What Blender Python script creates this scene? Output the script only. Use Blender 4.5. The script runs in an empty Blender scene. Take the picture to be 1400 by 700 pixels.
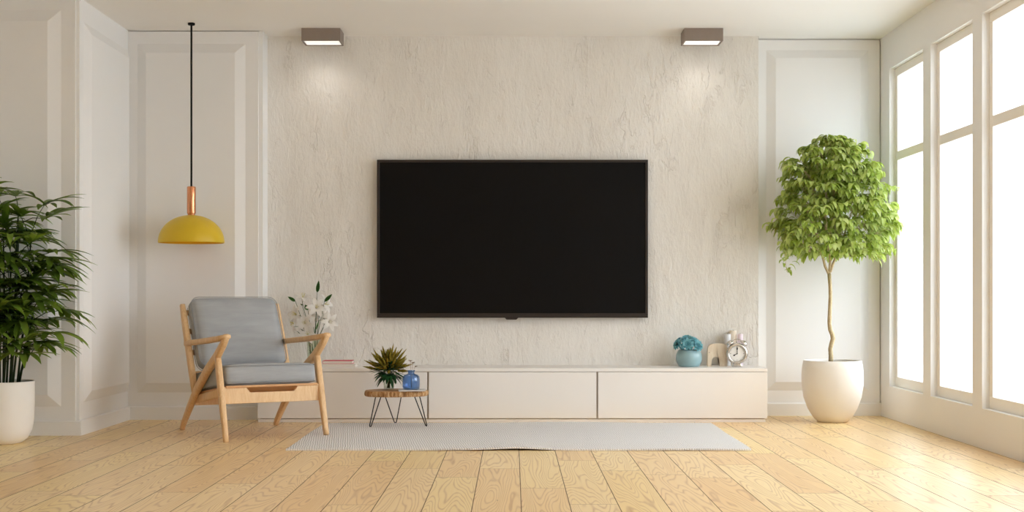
import bpy, bmesh, math, random
from mathutils import Vector, Matrix, Euler

PI = math.pi
sc = bpy.context.scene
C = sc.collection
rnd = random.Random(11)

# ------------------------------------------------------------------ camera
CAMZ = 0.845
F = 1850.0                       # focal length in pixels of a 1400 px wide frame
cam = bpy.data.cameras.new('camera')
cam.sensor_width = 36.0
cam.lens = 36.0 * F / 1400.0
cam.shift_x = -1.0 / 1400.0
cam.shift_y = 54.0 / 1400.0
cam.clip_start = 0.05
co = bpy.data.objects.new('camera', cam)
co.location = (0, 0, CAMZ)
co.rotation_euler = (PI / 2, 0, 0)
C.objects.link(co)
sc.camera = co

# ------------------------------------------------------------------ world, exposure
sc.view_settings.view_transform = 'Standard'
sc.view_settings.look = 'None'
sc.view_settings.gamma = 1.0
sc.view_settings.use_curve_mapping = False
sc.view_settings.exposure = 0.22
WORLD_STRENGTH = 4.4
WORLD_COLOR = (0.87, 0.945, 1.02)
w = bpy.data.worlds.new('daylight')
sc.world = w
w.use_nodes = True
bgn = w.node_tree.nodes['Background']
bgn.inputs[0].default_value = (*WORLD_COLOR, 1)
bgn.inputs[1].default_value = WORLD_STRENGTH
SUN_STRENGTH = 2.5
SUN_DIR = (-0.77, 0.36, -0.52)
sl = bpy.data.lights.new('hazy_sun', 'SUN')
sl.energy = SUN_STRENGTH
sl.color = (0.98, 0.98, 1.0)
sl.angle = math.radians(60)
so = bpy.data.objects.new('hazy_sun', sl)
so.rotation_euler = Vector(SUN_DIR).to_track_quat('-Z', 'Y').to_euler()
C.objects.link(so)
sc.cycles.max_bounces = 16
sc.cycles.diffuse_bounces = 8
sc.cycles.glossy_bounces = 4
sc.cycles.transparent_max_bounces = 16
sc.cycles.caustics_reflective = False
sc.cycles.caustics_refractive = False
sc.cycles.sample_clamp_indirect = 4.0


# ------------------------------------------------------------------ helpers
def S(r, g, b):
    def f(c):
        c /= 255.0
        return c / 12.92 if c <= 0.04045 else ((c + 0.055) / 1.055) ** 2.4
    return (f(r), f(g), f(b), 1.0)


def finish(name, bm, m, parent=None, smooth=False, bevel=0.0, seg=2, sub=0, recalc=True):
    if recalc:
        bmesh.ops.recalc_face_normals(bm, faces=bm.faces)
    me = bpy.data.meshes.new(name)
    bm.to_mesh(me)
    bm.free()
    if smooth:
        for p in me.polygons:
            p.use_smooth = True
    o = bpy.data.objects.new(name, me)
    C.objects.link(o)
    if m is not None:
        me.materials.append(m)
    if parent is not None:
        o.parent = parent
    if bevel:
        b = o.modifiers.new('bevel', 'BEVEL')
        b.width = bevel
        b.segments = seg
        b.limit_method = 'ANGLE'
        b.angle_limit = math.radians(40)
        if not smooth:
            for p in me.polygons:
                p.use_smooth = True
            wn = o.modifiers.new('wn', 'WEIGHTED_NORMAL')
            wn.keep_sharp = True
    if sub:
        s = o.modifiers.new('sub', 'SUBSURF')
        s.levels = sub
        s.render_levels = sub
    return o


def thing(name, label, cat, loc=(0, 0, 0), rotz=0.0, group=None):
    o = bpy.data.objects.new(name, None)
    o.empty_display_size = 0.05
    C.objects.link(o)
    o.location = loc
    o.rotation_euler = (0, 0, rotz)
    tag(o, label, cat, group)
    return o


def tag(o, label, cat, group=None, kind=None):
    o['label'] = label
    o['category'] = cat
    if group:
        o['group'] = group
    if kind:
        o['kind'] = kind
    return o


def box(bm, x0, x1, y0, y1, z0, z1, M=None):
    vs = [bm.verts.new(Vector((x, y, z))) for z in (z0, z1) for y in (y0, y1) for x in (x0, x1)]
    for f in ((0, 2, 3, 1), (4, 5, 7, 6), (0, 1, 5, 4), (2, 6, 7, 3), (0, 4, 6, 2), (1, 3, 7, 5)):
        bm.faces.new([vs[i] for i in f])
    if M is not None:
        for v in vs:
            v.co = M @ v.co
    return vs


def quad(bm, pts):
    bm.faces.new([bm.verts.new(Vector(p)) for p in pts])


def prism(bm, pts, axis, d0, d1, M=None):
    """pts: 2D outline; axis 'y': outline in (x, z), extruded along y; 'x': (y, z); 'z': (x, y)."""
    def mk(p, d):
        if axis == 'y':
            return Vector((p[0], d, p[1]))
        if axis == 'x':
            return Vector((d, p[0], p[1]))
        return Vector((p[0], p[1], d))
    a = [bm.verts.new(mk(p, d0)) for p in pts]
    b = [bm.verts.new(mk(p, d1)) for p in pts]
    n = len(pts)
    bm.faces.new(a)
    bm.faces.new(b[::-1])
    for i in range(n):
        j = (i + 1) % n
        bm.faces.new((a[i], b[i], b[j], a[j]))
    if M is not None:
        for v in a + b:
            v.co = M @ v.co


def lathe(bm, prof, seg=48, c=(0, 0, 0), M=None, wave=None):
    """prof: list of (r, z); r = 0 closes the end. wave(angle, z) scales the radius."""
    rings = []
    for r, z in prof:
        if r <= 1e-6:
            p = Vector((0, 0, z))
            v = bm.verts.new((M @ p if M is not None else p) + Vector(c))
            rings.append([v])
        else:
            row = []
            for k in range(seg):
                a = 2 * PI * k / seg
                q = r * (wave(a, z) if wave else 1.0)
                p = Vector((q * math.cos(a), q * math.sin(a), z))
                row.append(bm.verts.new((M @ p if M is not None else p) + Vector(c)))
            rings.append(row)
    for A, B in zip(rings, rings[1:]):
        if len(A) == 1 and len(B) == 1:
            continue
        for k in range(seg):
            j = (k + 1) % seg
            if len(A) == 1:
                bm.faces.new((A[0], B[k], B[j]))
            elif len(B) == 1:
                bm.faces.new((A[k], B[0], A[j]))
            else:
                bm.faces.new((A[k], B[k], B[j], A[j]))


def tube(bm, pts, rad, seg=8, cap=True):
    pts = [Vector(p) for p in pts]
    n = len(pts)
    if not isinstance(rad, (list, tuple)):
        rad = [rad] * n
    rows = []
    prev = None
    for i, p in enumerate(pts):
        t = (pts[min(i + 1, n - 1)] - pts[max(i - 1, 0)]).normalized()
        if prev is None:
            ref = Vector((0, 0, 1)) if abs(t.z) < 0.9 else Vector((1, 0, 0))
            s = t.cross(ref).normalized()
        else:
            s = (prev - t * prev.dot(t)).normalized()
        prev = s
        u = t.cross(s)
        rows.append([bm.verts.new(p + (s * math.cos(2 * PI * k / seg) + u * math.sin(2 * PI * k / seg)) * rad[i]) for k in range(seg)])
    for A, B in zip(rows, rows[1:]):
        for k in range(seg):
            j = (k + 1) % seg
            bm.faces.new((A[k], A[j], B[j], B[k]))
    if cap:
        bm.faces.new(rows[0][::-1])
        bm.faces.new(rows[-1])


def ring_tube(bm, pts, r, seg=6):
    pts = [Vector(p) for p in pts]
    n = len(pts)
    rows = []
    for i, p in enumerate(pts):
        t = (pts[(i + 1) % n] - pts[(i - 1) % n]).normalized()
        ref = Vector((0.13, 0.07, 1)) if abs(t.z) < 0.8 else Vector((1, 0.1, 0))
        s = t.cross(ref).normalized()
        u = t.cross(s)
        rows.append([bm.verts.new(p + (s * math.cos(2 * PI * k / seg) + u * math.sin(2 * PI * k / seg)) * r) for k in range(seg)])
    for i in range(n):
        A, B = rows[i], rows[(i + 1) % n]
        for k in range(seg):
            j = (k + 1) % seg
            bm.faces.new((A[k], A[j], B[j], B[k]))


def sweep(bm, pts, sizes, side=(1, 0, 0), n=20, sq=4.6):
    """A rounded bar along pts; sizes: (width along side, height across) per point."""
    pts = [Vector(p) for p in pts]
    side = Vector(side).normalized()
    rows = []
    m = len(pts)
    for i, p in enumerate(pts):
        t = (pts[min(i + 1, m - 1)] - pts[max(i - 1, 0)]).normalized()
        s = (side - t * side.dot(t)).normalized()
        u = t.cross(s)
        a, b = sizes[i][0] / 2, sizes[i][1] / 2
        row = []
        for k in range(n):
            th = 2 * PI * (k + 0.5) / n
            cx, sx = math.cos(th), math.sin(th)
            q = (abs(cx) ** sq + abs(sx) ** sq) ** (-1.0 / sq)
            row.append(bm.verts.new(p + s * (a * cx * q) + u * (b * sx * q)))
        rows.append(row)
    for A, B in zip(rows, rows[1:]):
        for k in range(n):
            j = (k + 1) % n
            bm.faces.new((A[k], A[j], B[j], B[k]))
    bm.faces.new(rows[0][::-1])
    bm.faces.new(rows[-1])


def blade(bm, P, D, length, width, droop=0.5, fold=0.15, segs=5, shape='leaf', up=(0, 0, 1), twist=0.0, curl=0.0, lim=None):
    """One leaf or petal: a folded strip from P along D that droops under its weight."""
    P = Vector(P)
    D = Vector(D).normalized()
    upv = Vector(up)
    if abs(D.dot(upv)) > 0.97:
        upv = Vector((1, 0.3, 0))
    s = D.cross(upv).normalized()
    if twist:
        s = Matrix.Rotation(twist, 3, D) @ s
    rows = []
    p = P.copy()
    d = D.copy()
    step = length / segs
    for i in range(segs + 1):
        t = i / segs
        if shape == 'leaf':
            wd = math.sin(PI * min(1.0, t ** 0.75)) ** 0.8
        elif shape == 'palm':
            wd = min(1.0, 0.35 + t * 2.6) * min(1.0, (1.02 - t) * 3.2)
        elif shape == 'spoon':
            wd = 0.25 + 0.75 * math.sin(PI * min(0.94, t ** 1.5 * 0.95))
        elif shape == 'petal':
            wd = 0.25 + 0.9 * math.sin(PI * min(1.0, t ** 0.9)) if t < 0.98 else 0.06
        else:
            wd = 1.0 - t
        wd = max(wd, 0.03) * width / 2
        nrm = s.cross(d).normalized()
        a, b, c = p - s * wd + nrm * (fold * wd), p.copy(), p + s * wd + nrm * (fold * wd)
        row = [a, b, c]
        if lim:
            row = [lim(q) for q in row]
        rows.append([bm.verts.new(q) for q in row])
        p = p + d * step
        d = (d + Vector((0, 0, -1)) * (droop * 2.0 / segs) + nrm * (curl * 2.0 / segs)).normalized()
        s = (s - d * s.dot(d)).normalized()
    for A, B in zip(rows, rows[1:]):
        bm.faces.new((A[0], A[1], B[1], B[0]))
        bm.faces.new((A[1], A[2], B[2], B[1]))


def rbox(bm, hx, hy, hz, r, cuts=12, bulge=(0, 0, 0), M=None):
    """A soft cushion: a rounded box with swelling faces."""
    ax = [-1 + 2 * i / cuts for i in range(cuts + 1)]
    ax = [math.copysign(1 - (1 - abs(a)) ** 1.7, a) for a in ax]
    H = Vector((hx, hy, hz))
    cache = {}

    def vert(p):
        key = tuple(round(q, 5) for q in p)
        if key in cache:
            return cache[key]
        q = Vector((p[0] * hx, p[1] * hy, p[2] * hz))
        inn = Vector([max(-(H[i] - r), min(H[i] - r, q[i])) for i in range(3)])
        d = q - inn
        if d.length > 1e-9:
            q = inn + d.normalized() * r
        px, py, pz = p
        q.z += bulge[2] * pz * (1 - px ** 4) * (1 - py ** 4)
        q.y += bulge[1] * py * (1 - px ** 4) * (1 - pz ** 4)
        q.x += bulge[0] * px * (1 - py ** 4) * (1 - pz ** 4)
        v = bm.verts.new(M @ q if M is not None else q)
        cache[key] = v
        return v
    for axis in range(3):
        for sgn in (-1, 1):
            for i in range(cuts):
                for j in range(cuts):
                    def P(a, b):
                        p = [0, 0, 0]
                        p[axis] = sgn
                        p[(axis + 1) % 3] = a
                        p[(axis + 2) % 3] = b
                        return p
                    bm.faces.new([vert(P(ax[i], ax[j])), vert(P(ax[i + 1], ax[j])), vert(P(ax[i + 1], ax[j + 1])), vert(P(ax[i], ax[j + 1]))])


def rrect(hx, hy, r, n=5):
    out = []
    for cx, cy, a0 in ((hx - r, hy - r, 0), (-hx + r, hy - r, 90), (-hx + r, -hy + r, 180), (hx - r, -hy + r, 270)):
        for k in range(n + 1):
            a = math.radians(a0 + 90 * k / n)
            out.append((cx + r * math.cos(a), cy + r * math.sin(a)))
    return out


# ------------------------------------------------------------------ materials
class NT:
    def __init__(self, name):
        self.m = bpy.data.materials.new(name)
        self.m.use_nodes = True
        self.t = self.m.node_tree
        self.b = self.t.nodes['Principled BSDF']
        self.out = self.t.nodes['Material Output']

    def n(self, kind, **kw):
        nd = self.t.nodes.new(kind)
        for k, v in kw.items():
            setattr(nd, k, v)
        return nd

    def l(self, a, b):
        self.t.links.new(a, b)

    def math(self, op, a, b=None, c=None):
        nd = self.n('ShaderNodeMath', operation=op)
        for i, v in enumerate((a, b, c)):
            if v is None:
                continue
            if isinstance(v, (int, float)):
                nd.inputs[i].default_value = v
            else:
                self.l(v, nd.inputs[i])
        return nd.outputs[0]

    def coords(self, scale=(1, 1, 1), rot=(0, 0, 0)):
        tc = self.n('ShaderNodeTexCoord')
        mp = self.n('ShaderNodeMapping')
        mp.inputs['Scale'].default_value = scale
        mp.inputs['Rotation'].default_value = rot
        self.l(tc.outputs['Object'], mp.inputs['Vector'])
        return mp.outputs[0]

    def noise(self, vec, scale=5.0, detail=4.0, rough=0.55, dist=0.0):
        nd = self.n('ShaderNodeTexNoise')
        nd.inputs['Scale'].default_value = scale
        nd.inputs['Detail'].default_value = detail
        nd.inputs['Roughness'].default_value = rough
        nd.inputs['Distortion'].default_value = dist
        self.l(vec, nd.inputs['Vector'])
        return nd.outputs['Fac']

    def ramp(self, fac, stops):
        nd = self.n('ShaderNodeValToRGB')
        e = nd.color_ramp.elements
        while len(e) < len(stops):
            e.new(0.5)
        for i, (p, c) in enumerate(stops):
            e[i].position = p
            e[i].color = c
        self.l(fac, nd.inputs[0])
        return nd.outputs[0]

    def mix(self, fac, a, b, mode='MIX'):
        nd = self.n('ShaderNodeMix', data_type='RGBA', blend_type=mode)
        for i, v in ((0, fac), (6, a), (7, b)):
            if isinstance(v, (int, float)):
                nd.inputs[i].default_value = v
            elif isinstance(v, tuple):
                nd.inputs[i].default_value = v
            else:
                self.l(v, nd.inputs[i])
        return nd.outputs[2]

    def bump(self, h, strength=0.3, dist=0.01):
        nd = self.n('ShaderNodeBump')
        nd.inputs['Strength'].default_value = strength
        nd.inputs['Distance'].default_value = dist
        self.l(h, nd.inputs['Height'])
        self.l(nd.outputs[0], self.b.inputs['Normal'])

    def set(self, color=None, rough=None, metal=None, spec=None):
        if color is not None:
            if isinstance(color, tuple):
                self.b.inputs['Base Color'].default_value = color
            else:
                self.l(color, self.b.inputs['Base Color'])
        if rough is not None:
            if isinstance(rough, (int, float)):
                self.b.inputs['Roughness'].default_value = rough
            else:
                self.l(rough, self.b.inputs['Roughness'])
        if metal is not None:
            self.b.inputs['Metallic'].default_value = metal
        if spec is not None:
            self.b.inputs['Specular IOR Level'].default_value = spec


def paint(name, col, rough=0.5, var=0.04, scale=6.0, spec=0.4, metal=0.0, bump=0.0, bscale=80.0):
    """Plain finish with a faint uneven tone."""
    t = NT(name)
    v = t.coords()
    f = t.noise(v, scale, 3)
    dark = tuple(c * (1 - var) for c in col[:3]) + (1,)
    lite = tuple(min(1, c * (1 + var)) for c in col[:3]) + (1,)
    t.set(t.ramp(f, [(0.3, dark), (0.7, lite)]), rough, metal, spec)
    if bump:
        t.bump(t.noise(v, bscale, 3), bump, 0.002)
    return t.m


def wood(name, light, dark, scale=(30, 30, 3), rough=0.45):
    t = NT(name)
    v = t.coords(scale)
    f = t.noise(v, 1.6, 6, 0.6, 1.2)
    g = t.noise(v, 7.0, 4, 0.6)
    f = t.math('ADD', t.math('MULTIPLY', f, 0.7), t.math('MULTIPLY', g, 0.3))
    t.set(t.ramp(f, [(0.32, dark), (0.62, light)]), rough, spec=0.35)
    t.bump(f, 0.08, 0.003)
    return t.m


def leafy(name, cols, rough=0.4, trans=0.35, spec=0.4):
    """Leaf: each leaf has its own tone; light also comes through it."""
    t = NT(name)
    g = t.n('ShaderNodeNewGeometry')
    n = len(cols)
    col = t.ramp(g.outputs['Random Per Island'], [(i / max(1, n - 1), c) for i, c in enumerate(cols)])
    v = t.coords()
    f = t.noise(v, 60, 2)
    col = t.mix(t.math('MULTIPLY', f, 0.35), col, tuple(c * 0.55 for c in cols[0][:3]) + (1,))
    t.set(col, rough, spec=spec)
    if trans:
        tr = t.n('ShaderNodeBsdfTranslucent')
        t.l(col, tr.inputs['Color'])
        mx = t.n('ShaderNodeMixShader')
        mx.inputs[0].default_value = trans
        t.l(t.b.outputs[0], mx.inputs[1])
        t.l(tr.outputs[0], mx.inputs[2])
        t.l(mx.outputs[0], t.out.inputs[0])
    return t.m


def clear_glass(name, tint=(1, 1, 1, 1), refl=0.08, rough=0.02):
    """Thin clear glass: tinted transmission with a glossy reflection."""
    t = NT(name)
    tr = t.n('ShaderNodeBsdfTransparent')
    tr.inputs[0].default_value = tint
    gl = t.n('ShaderNodeBsdfGlossy')
    gl.inputs['Roughness'].default_value = rough
    lw = t.n('ShaderNodeLayerWeight')
    lw.inputs[0].default_value = 0.25
    f = t.math('MULTIPLY_ADD', lw.outputs['Facing'], 0.35, refl * 0.4)
    mx = t.n('ShaderNodeMixShader')
    t.l(f, mx.inputs[0])
    t.l(tr.outputs[0], mx.inputs[1])
    t.l(gl.outputs[0], mx.inputs[2])
    t.l(mx.outputs[0], t.out.inputs[0])
    return t.m


def glow(name, col, strength):
    t = NT(name)
    t.set((0.8, 0.8, 0.8, 1), 0.5)
    t.b.inputs['Emission Color'].default_value = col
    t.b.inputs['Emission Strength'].default_value = strength
    return t.m


M = {}
M['wall'] = paint('painted_wall', S(234, 233, 232), 0.55, 0.012, 1.5, 0.3)
M['ceiling'] = paint('ceiling_paint', S(238, 235, 231), 0.8, 0.012, 1.0, 0.1)
M['frame'] = paint('window_paint', S(240, 236, 229), 0.45, 0.012, 2, 0.35)
M['console'] = paint('console_lacquer', S(234, 229, 224), 0.38, 0.012, 2, 0.35)


def plaster():
    t = NT('trowelled_plaster')
    tc = t.n('ShaderNodeTexCoord')
    mp = t.n('ShaderNodeMapping')
    mp.inputs['Rotation'].default_value = (0, math.radians(-28), 0)
    mp.inputs['Scale'].default_value = (1.0, 1.0, 0.36)
    t.l(tc.outputs['Object'], mp.inputs['Vector'])
    v = mp.outputs[0]
    big = t.noise(v, 2.6, 3, 0.5, 0.2)
    ridge = t.noise(v, 11.0, 10, 0.68, 0.3)
    fine = t.noise(v, 60.0, 4, 0.65, 0.3)
    line = t.noise(v, 13.0, 5, 0.6, 0.5)
    rid = t.math('MULTIPLY', t.math('ABSOLUTE', t.math('SUBTRACT', line, 0.5)), 26.0)
    rid = t.math('SUBTRACT', 1.0, t.math('MINIMUM', rid, 1.0))
    pat = t.math('MAXIMUM', t.math('MULTIPLY', t.math('SUBTRACT', t.noise(v, 6.0, 4, 0.65), 0.5), 7.0), 0.0)
    pat = t.math('MINIMUM', pat, 1.0)
    nick = t.math('MULTIPLY', rid, pat)
    h = t.math('ADD', t.math('MULTIPLY', ridge, 0.95), t.math('MULTIPLY', fine, 0.22))
    h = t.math('SUBTRACT', h, t.math('MULTIPLY', nick, 0.3))
    tone = t.ramp(t.math('ADD', t.math('MULTIPLY', big, 0.6), t.math('MULTIPLY', ridge, 0.4)),
                  [(0.3, S(222, 217, 210)), (0.55, S(230, 226, 220)), (0.75, S(234, 231, 227))])
    tone = t.mix(t.math('MULTIPLY', nick, 0.22), tone, S(190, 178, 164))
    t.set(tone, 0.85, spec=0.15)
    t.bump(h, 0.7, 0.022)
    return t.m


M['plaster'] = plaster()


def floor_mat():
    t = NT('pine_plank_floor')
    PW, PL = 0.196, 1.45
    tc = t.n('ShaderNodeTexCoord')
    sp = t.n('ShaderNodeSeparateXYZ')
    t.l(tc.outputs['Object'], sp.inputs[0])
    x, y = sp.outputs[0], sp.outputs[1]
    xs = t.math('MULTIPLY', t.math('ADD', x, -0.034 + 40 * PW), 1 / PW)
    pid = t.math('FLOOR', xs)
    fx = t.math('FRACT', xs)
    wn = t.n('ShaderNodeTexWhiteNoise', noise_dimensions='1D')
    t.l(pid, wn.inputs['W'])
    ys = t.math('MULTIPLY', t.math('ADD', y, t.math('MULTIPLY', wn.outputs['Value'], 9.0)), 1 / PL)
    sid = t.math('FLOOR', ys)
    fy = t.math('FRACT', ys)
    cv = t.n('ShaderNodeCombineXYZ')
    t.l(pid, cv.inputs[0])
    t.l(sid, cv.inputs[1])
    wn2 = t.n('ShaderNodeTexWhiteNoise', noise_dimensions='2D')
    t.l(cv.outputs[0], wn2.inputs['Vector'])
    r = wn2.outputs['Value']
    # growth rings: the contour lines of a long stretched noise
    gv = t.n('ShaderNodeCombineXYZ')
    t.l(t.math('MULTIPLY', x, 7.0), gv.inputs[0])
    t.l(t.math('MULTIPLY', y, 0.62), gv.inputs[1])
    t.l(t.math('MULTIPLY', r, 61.0), gv.inputs[2])
    N = t.noise(gv.outputs[0], 1.0, 1.6, 0.4, 0.1)
    rings = t.math('SINE', t.math('MULTIPLY', N, 185.0))
    rings = t.math('POWER', t.math('MULTIPLY_ADD', rings, 0.5, 0.5), 5.0)
    sv = t.n('ShaderNodeCombineXYZ')
    t.l(t.math('MULTIPLY', x, 70.0), sv.inputs[0])
    t.l(t.math('MULTIPLY', y, 2.2), sv.inputs[1])
    t.l(t.math('MULTIPLY', r, 33.0), sv.inputs[2])
    streak = t.noise(sv.outputs[0], 1.0, 4, 0.6)
    bv = t.n('ShaderNodeCombineXYZ')
    t.l(t.math('MULTIPLY', x, 3.0), bv.inputs[0])
    t.l(t.math('MULTIPLY', y, 0.9), bv.inputs[1])
    t.l(t.math('MULTIPLY', r, 17.0), bv.inputs[2])
    blot = t.noise(bv.outputs[0], 1.0, 2, 0.5)
    base = t.ramp(r, [(0.0, S(234, 198, 144)), (0.3, S(244, 216, 167)), (0.6, S(248, 224, 178)), (0.85, S(246, 222, 160)), (1.0, S(238, 206, 150))])
    base = t.mix(t.math('MULTIPLY', blot, 0.45), base, S(228, 194, 145))
    base = t.mix(t.math('MULTIPLY', rings, t.math('MULTIPLY_ADD', streak, 0.8, 0.08)), base, S(172, 122, 74))
    base = t.mix(t.math('MULTIPLY', streak, 0.15), base, S(218, 180, 128))
    # small knots and checks
    kv = t.n('ShaderNodeCombineXYZ')
    t.l(t.math('MULTIPLY', x, 16.0), kv.inputs[0])
    t.l(t.math('MULTIPLY', y, 5.0), kv.inputs[1])
    t.l(t.math('MULTIPLY', r, 9.0), kv.inputs[2])
    vo = t.n('ShaderNodeTexVoronoi')
    vo.inputs['Scale'].default_value = 0.55
    t.l(kv.outputs[0], vo.inputs['Vector'])
    knot = t.math('LESS_THAN', vo.outputs['Distance'], 0.036)
    base = t.mix(t.math('MULTIPLY', knot, 0.6), base, S(120, 74, 40))
    dx = t.math('MULTIPLY', t.math('MINIMUM', fx, t.math('SUBTRACT', 1.0, fx)), PW)
    dy = t.math('MULTIPLY', t.math('MINIMUM', fy, t.math('SUBTRACT', 1.0, fy)), PL)
    sx = t.math('LESS_THAN', dx, 0.0018)
    sy = t.math('MULTIPLY', t.math('LESS_THAN', dy, 0.0022), 0.75)
    seam = t.math('MAXIMUM', sx, sy)
    base = t.mix(t.math('MULTIPLY', seam, 0.9), base, S(74, 46, 24))
    rough = t.math('ADD', t.math('MULTIPLY_ADD', streak, 0.16, 0.29), t.math('MULTIPLY', seam, 0.5))
    t.set(base, rough, spec=0.6)
    t.bump(t.math('MULTIPLY', rings, -0.15), 0.2, 0.002)
    return t.m


M['floor'] = floor_mat()


def rug_mat():
    t = NT('woven_rug')
    tc = t.n('ShaderNodeTexCoord')
    sp = t.n('ShaderNodeSeparateXYZ')
    t.l(tc.outputs['Object'], sp.inputs[0])
    x, y = sp.outputs[0], sp.outputs[1]
    wob = t.noise(tc.outputs['Object'], 9.0, 2)
    u = t.math('ADD', t.math('MULTIPLY', x, 2 * PI / 0.013), t.math('ADD', t.math('MULTIPLY', y, 60.0), t.math('MULTIPLY', wob, 8.0)))
    rib = t.math('MULTIPLY_ADD', t.math('SINE', u), 0.5, 0.5)
    knit = t.math('MULTIPLY_ADD', t.math('SINE', t.math('MULTIPLY', y, 2 * PI / 0.02)), 0.5, 0.5)
    fl = t.noise(t.coords((30, 6, 1)), 6.0, 4)
    h = t.math('ADD', t.math('MULTIPLY', rib, 0.7), t.math('MULTIPLY', knit, 0.3))
    f = t.math('ADD', t.math('MULTIPLY', h, 0.55), t.math('MULTIPLY', fl, 0.45))
    t.set(t.ramp(f, [(0.15, S(168, 165, 163)), (0.5, S(218, 215, 213)), (0.85, S(240, 238, 237))]), 0.95, spec=0.05)
    t.bump(h, 0.5, 0.004)
    return t.m


M['rug'] = rug_mat()


def fabric():
    t = NT('grey_upholstery')
    v = t.coords((4, 4, 26))
    f = t.noise(v, 0.9, 5, 0.6, 0.3)
    g = t.noise(t.coords(), 380, 2)
    t.set(t.ramp(f, [(0.25, S(152, 154, 157)), (0.75, S(170, 172, 174))]), 0.9, spec=0.1)
    t.b.inputs['Sheen Weight'].default_value = 0.15
    t.bump(g, 0.25, 0.001)
    return t.m


M['fabric'] = fabric()
M['piping'] = paint('grey_piping', S(148, 150, 152), 0.9, 0.05, 40, 0.1)
M['oak'] = wood('pale_oak', S(229, 194, 150), S(208, 166, 118), (40, 40, 3.5))
M['oak_x'] = wood('pale_oak_apron', S(234, 202, 160), S(218, 178, 132), (26, 26, 5))
M['ply'] = wood('plywood_seat', S(214, 166, 116), S(184, 130, 82), (4, 40, 40))
M['slab'] = wood('live_edge_slab', S(196, 152, 106), S(142, 98, 58), (10, 40, 40), 0.5)


def bark_mat():
    t = NT('rough_bark')
    v = t.coords((40, 40, 6))
    f = t.noise(v, 2.0, 5, 0.65, 0.8)
    t.set(t.ramp(f, [(0.3, S(104, 66, 38)), (0.5, S(176, 132, 86)), (0.72, S(226, 200, 162))]), 0.8, spec=0.2)
    t.bump(f, 0.6, 0.006)
    return t.m


M['bark'] = bark_mat()
M['toy_wood'] = wood('toy_wood', S(238, 222, 200), S(222, 200, 172), (30, 30, 6), 0.55)
M['black_metal'] = paint('black_metal', S(28, 26, 26), 0.4, 0.05, 10, 0.4)
M['tv_case'] = paint('television_case', S(46, 37, 32), 0.42, 0.03, 10, 0.35)
M['tv_screen'] = paint('television_screen', S(12, 10, 9), 0.45, 0.02, 10, 0.12)
M['cord'] = paint('black_cord', S(24, 22, 21), 0.7, 0.05, 30, 0.2)
M['yellow'] = paint('yellow_lacquer', S(212, 178, 36), 0.42, 0.03, 6, 0.4)
M['yellow_in'] = paint('yellow_shade_lining', S(236, 178, 30), 0.6, 0.03, 6, 0.2)
M['taupe'] = paint('taupe_metal', S(140, 126, 116), 0.5, 0.04, 14, 0.3)
M['white_lip'] = paint('white_lip', S(222, 217, 210), 0.5, 0.02, 9, 0.3)
M['diffuser'] = glow('lamp_diffuser', (1, 0.97, 0.93, 1), 0.6)
M['pot'] = paint('matte_white_pot', S(234, 229, 222), 0.6, 0.015, 5, 0.25)
M['soil'] = paint('dark_soil', S(66, 54, 46), 0.95, 0.4, 90, 0.1, bump=0.8)


def copper():
    t = NT('copper')
    f = t.noise(t.coords((60, 60, 2)), 3, 3)
    t.set(t.ramp(f, [(0.3, S(214, 140, 98)), (0.7, S(232, 166, 124))]), 0.24, 1.0)
    return t.m


def chrome():
    t = NT('brushed_chrome')
    f = t.noise(t.coords(), 30, 3)
    t.set(t.ramp(f, [(0.3, S(198, 192, 186)), (0.7, S(226, 221, 216))]), 0.22, 1.0)
    return t.m


M['copper'] = copper()
M['chrome'] = chrome()
M['glass'] = clear_glass('window_glass', (0.97, 0.98, 0.98, 1), 0.06)
M['vase_glass'] = clear_glass('clear_vase_glass', (0.93, 0.95, 0.91, 1), 0.1)
M['green_glass'] = clear_glass('green_tinted_glass', (0.93, 0.95, 0.88, 1), 0.1)
M['blue_glass'] = clear_glass('blue_glass', S(200, 222, 246), 0.12)
M['palm_leaf'] = leafy('palm_leaf', [S(76, 104, 30), S(114, 146, 46), S(148, 176, 70), S(92, 122, 38)], 0.4, 0.3)
M['palm_stem'] = leafy('palm_stem', [S(30, 50, 26), S(54, 66, 32)], 0.6, 0)
M['ficus_leaf'] = leafy('ficus_leaf', [S(140, 160, 58), S(186, 204, 98), S(212, 224, 134), S(164, 186, 82), S(222, 230, 160)], 0.34, 0.4)
M['ficus_bark'] = wood('ficus_bark', S(204, 186, 150), S(168, 146, 108), (40, 40, 30), 0.8)
M['lily'] = leafy('white_petal', [S(246, 243, 238), S(240, 236, 230)], 0.6, 0.3, 0.15)
M['lily_leaf'] = leafy('lily_leaf', [S(50, 92, 36), S(72, 118, 50)], 0.45, 0.2)
M['stem_green'] = paint('green_stem', S(62, 84, 42), 0.6, 0.2, 40, 0.2)
M['stamen'] = paint('yellow_stamen', S(196, 186, 90), 0.7, 0.1, 40, 0.1)
M['olive'] = leafy('olive_spike', [S(112, 100, 26), S(150, 132, 44), S(176, 152, 62), S(86, 100, 36)], 0.7, 0.1, 0.15)
M['deep_leaf'] = leafy('deep_green_leaf', [S(22, 56, 28), S(36, 84, 42), S(52, 100, 56)], 0.45, 0.2)
M['teal_pot'] = paint('glazed_teal', S(142, 172, 178), 0.28, 0.05, 8, 0.5)
M['succulent'] = leafy('blue_succulent', [S(84, 152, 166), S(118, 182, 194), S(144, 202, 212), S(100, 166, 180)], 0.45, 0.25, 0.3)
M['dry_flower'] = leafy('dried_flower', [S(150, 120, 96), S(196, 172, 150), S(120, 96, 80)], 0.8, 0.1, 0.1)
M['candle_grey'] = paint('grey_wax', S(222, 222, 224), 0.55, 0.02, 12, 0.3)
M['candle_cream'] = paint('cream_wax', S(234, 222, 204), 0.55, 0.02, 12, 0.3)
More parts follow.
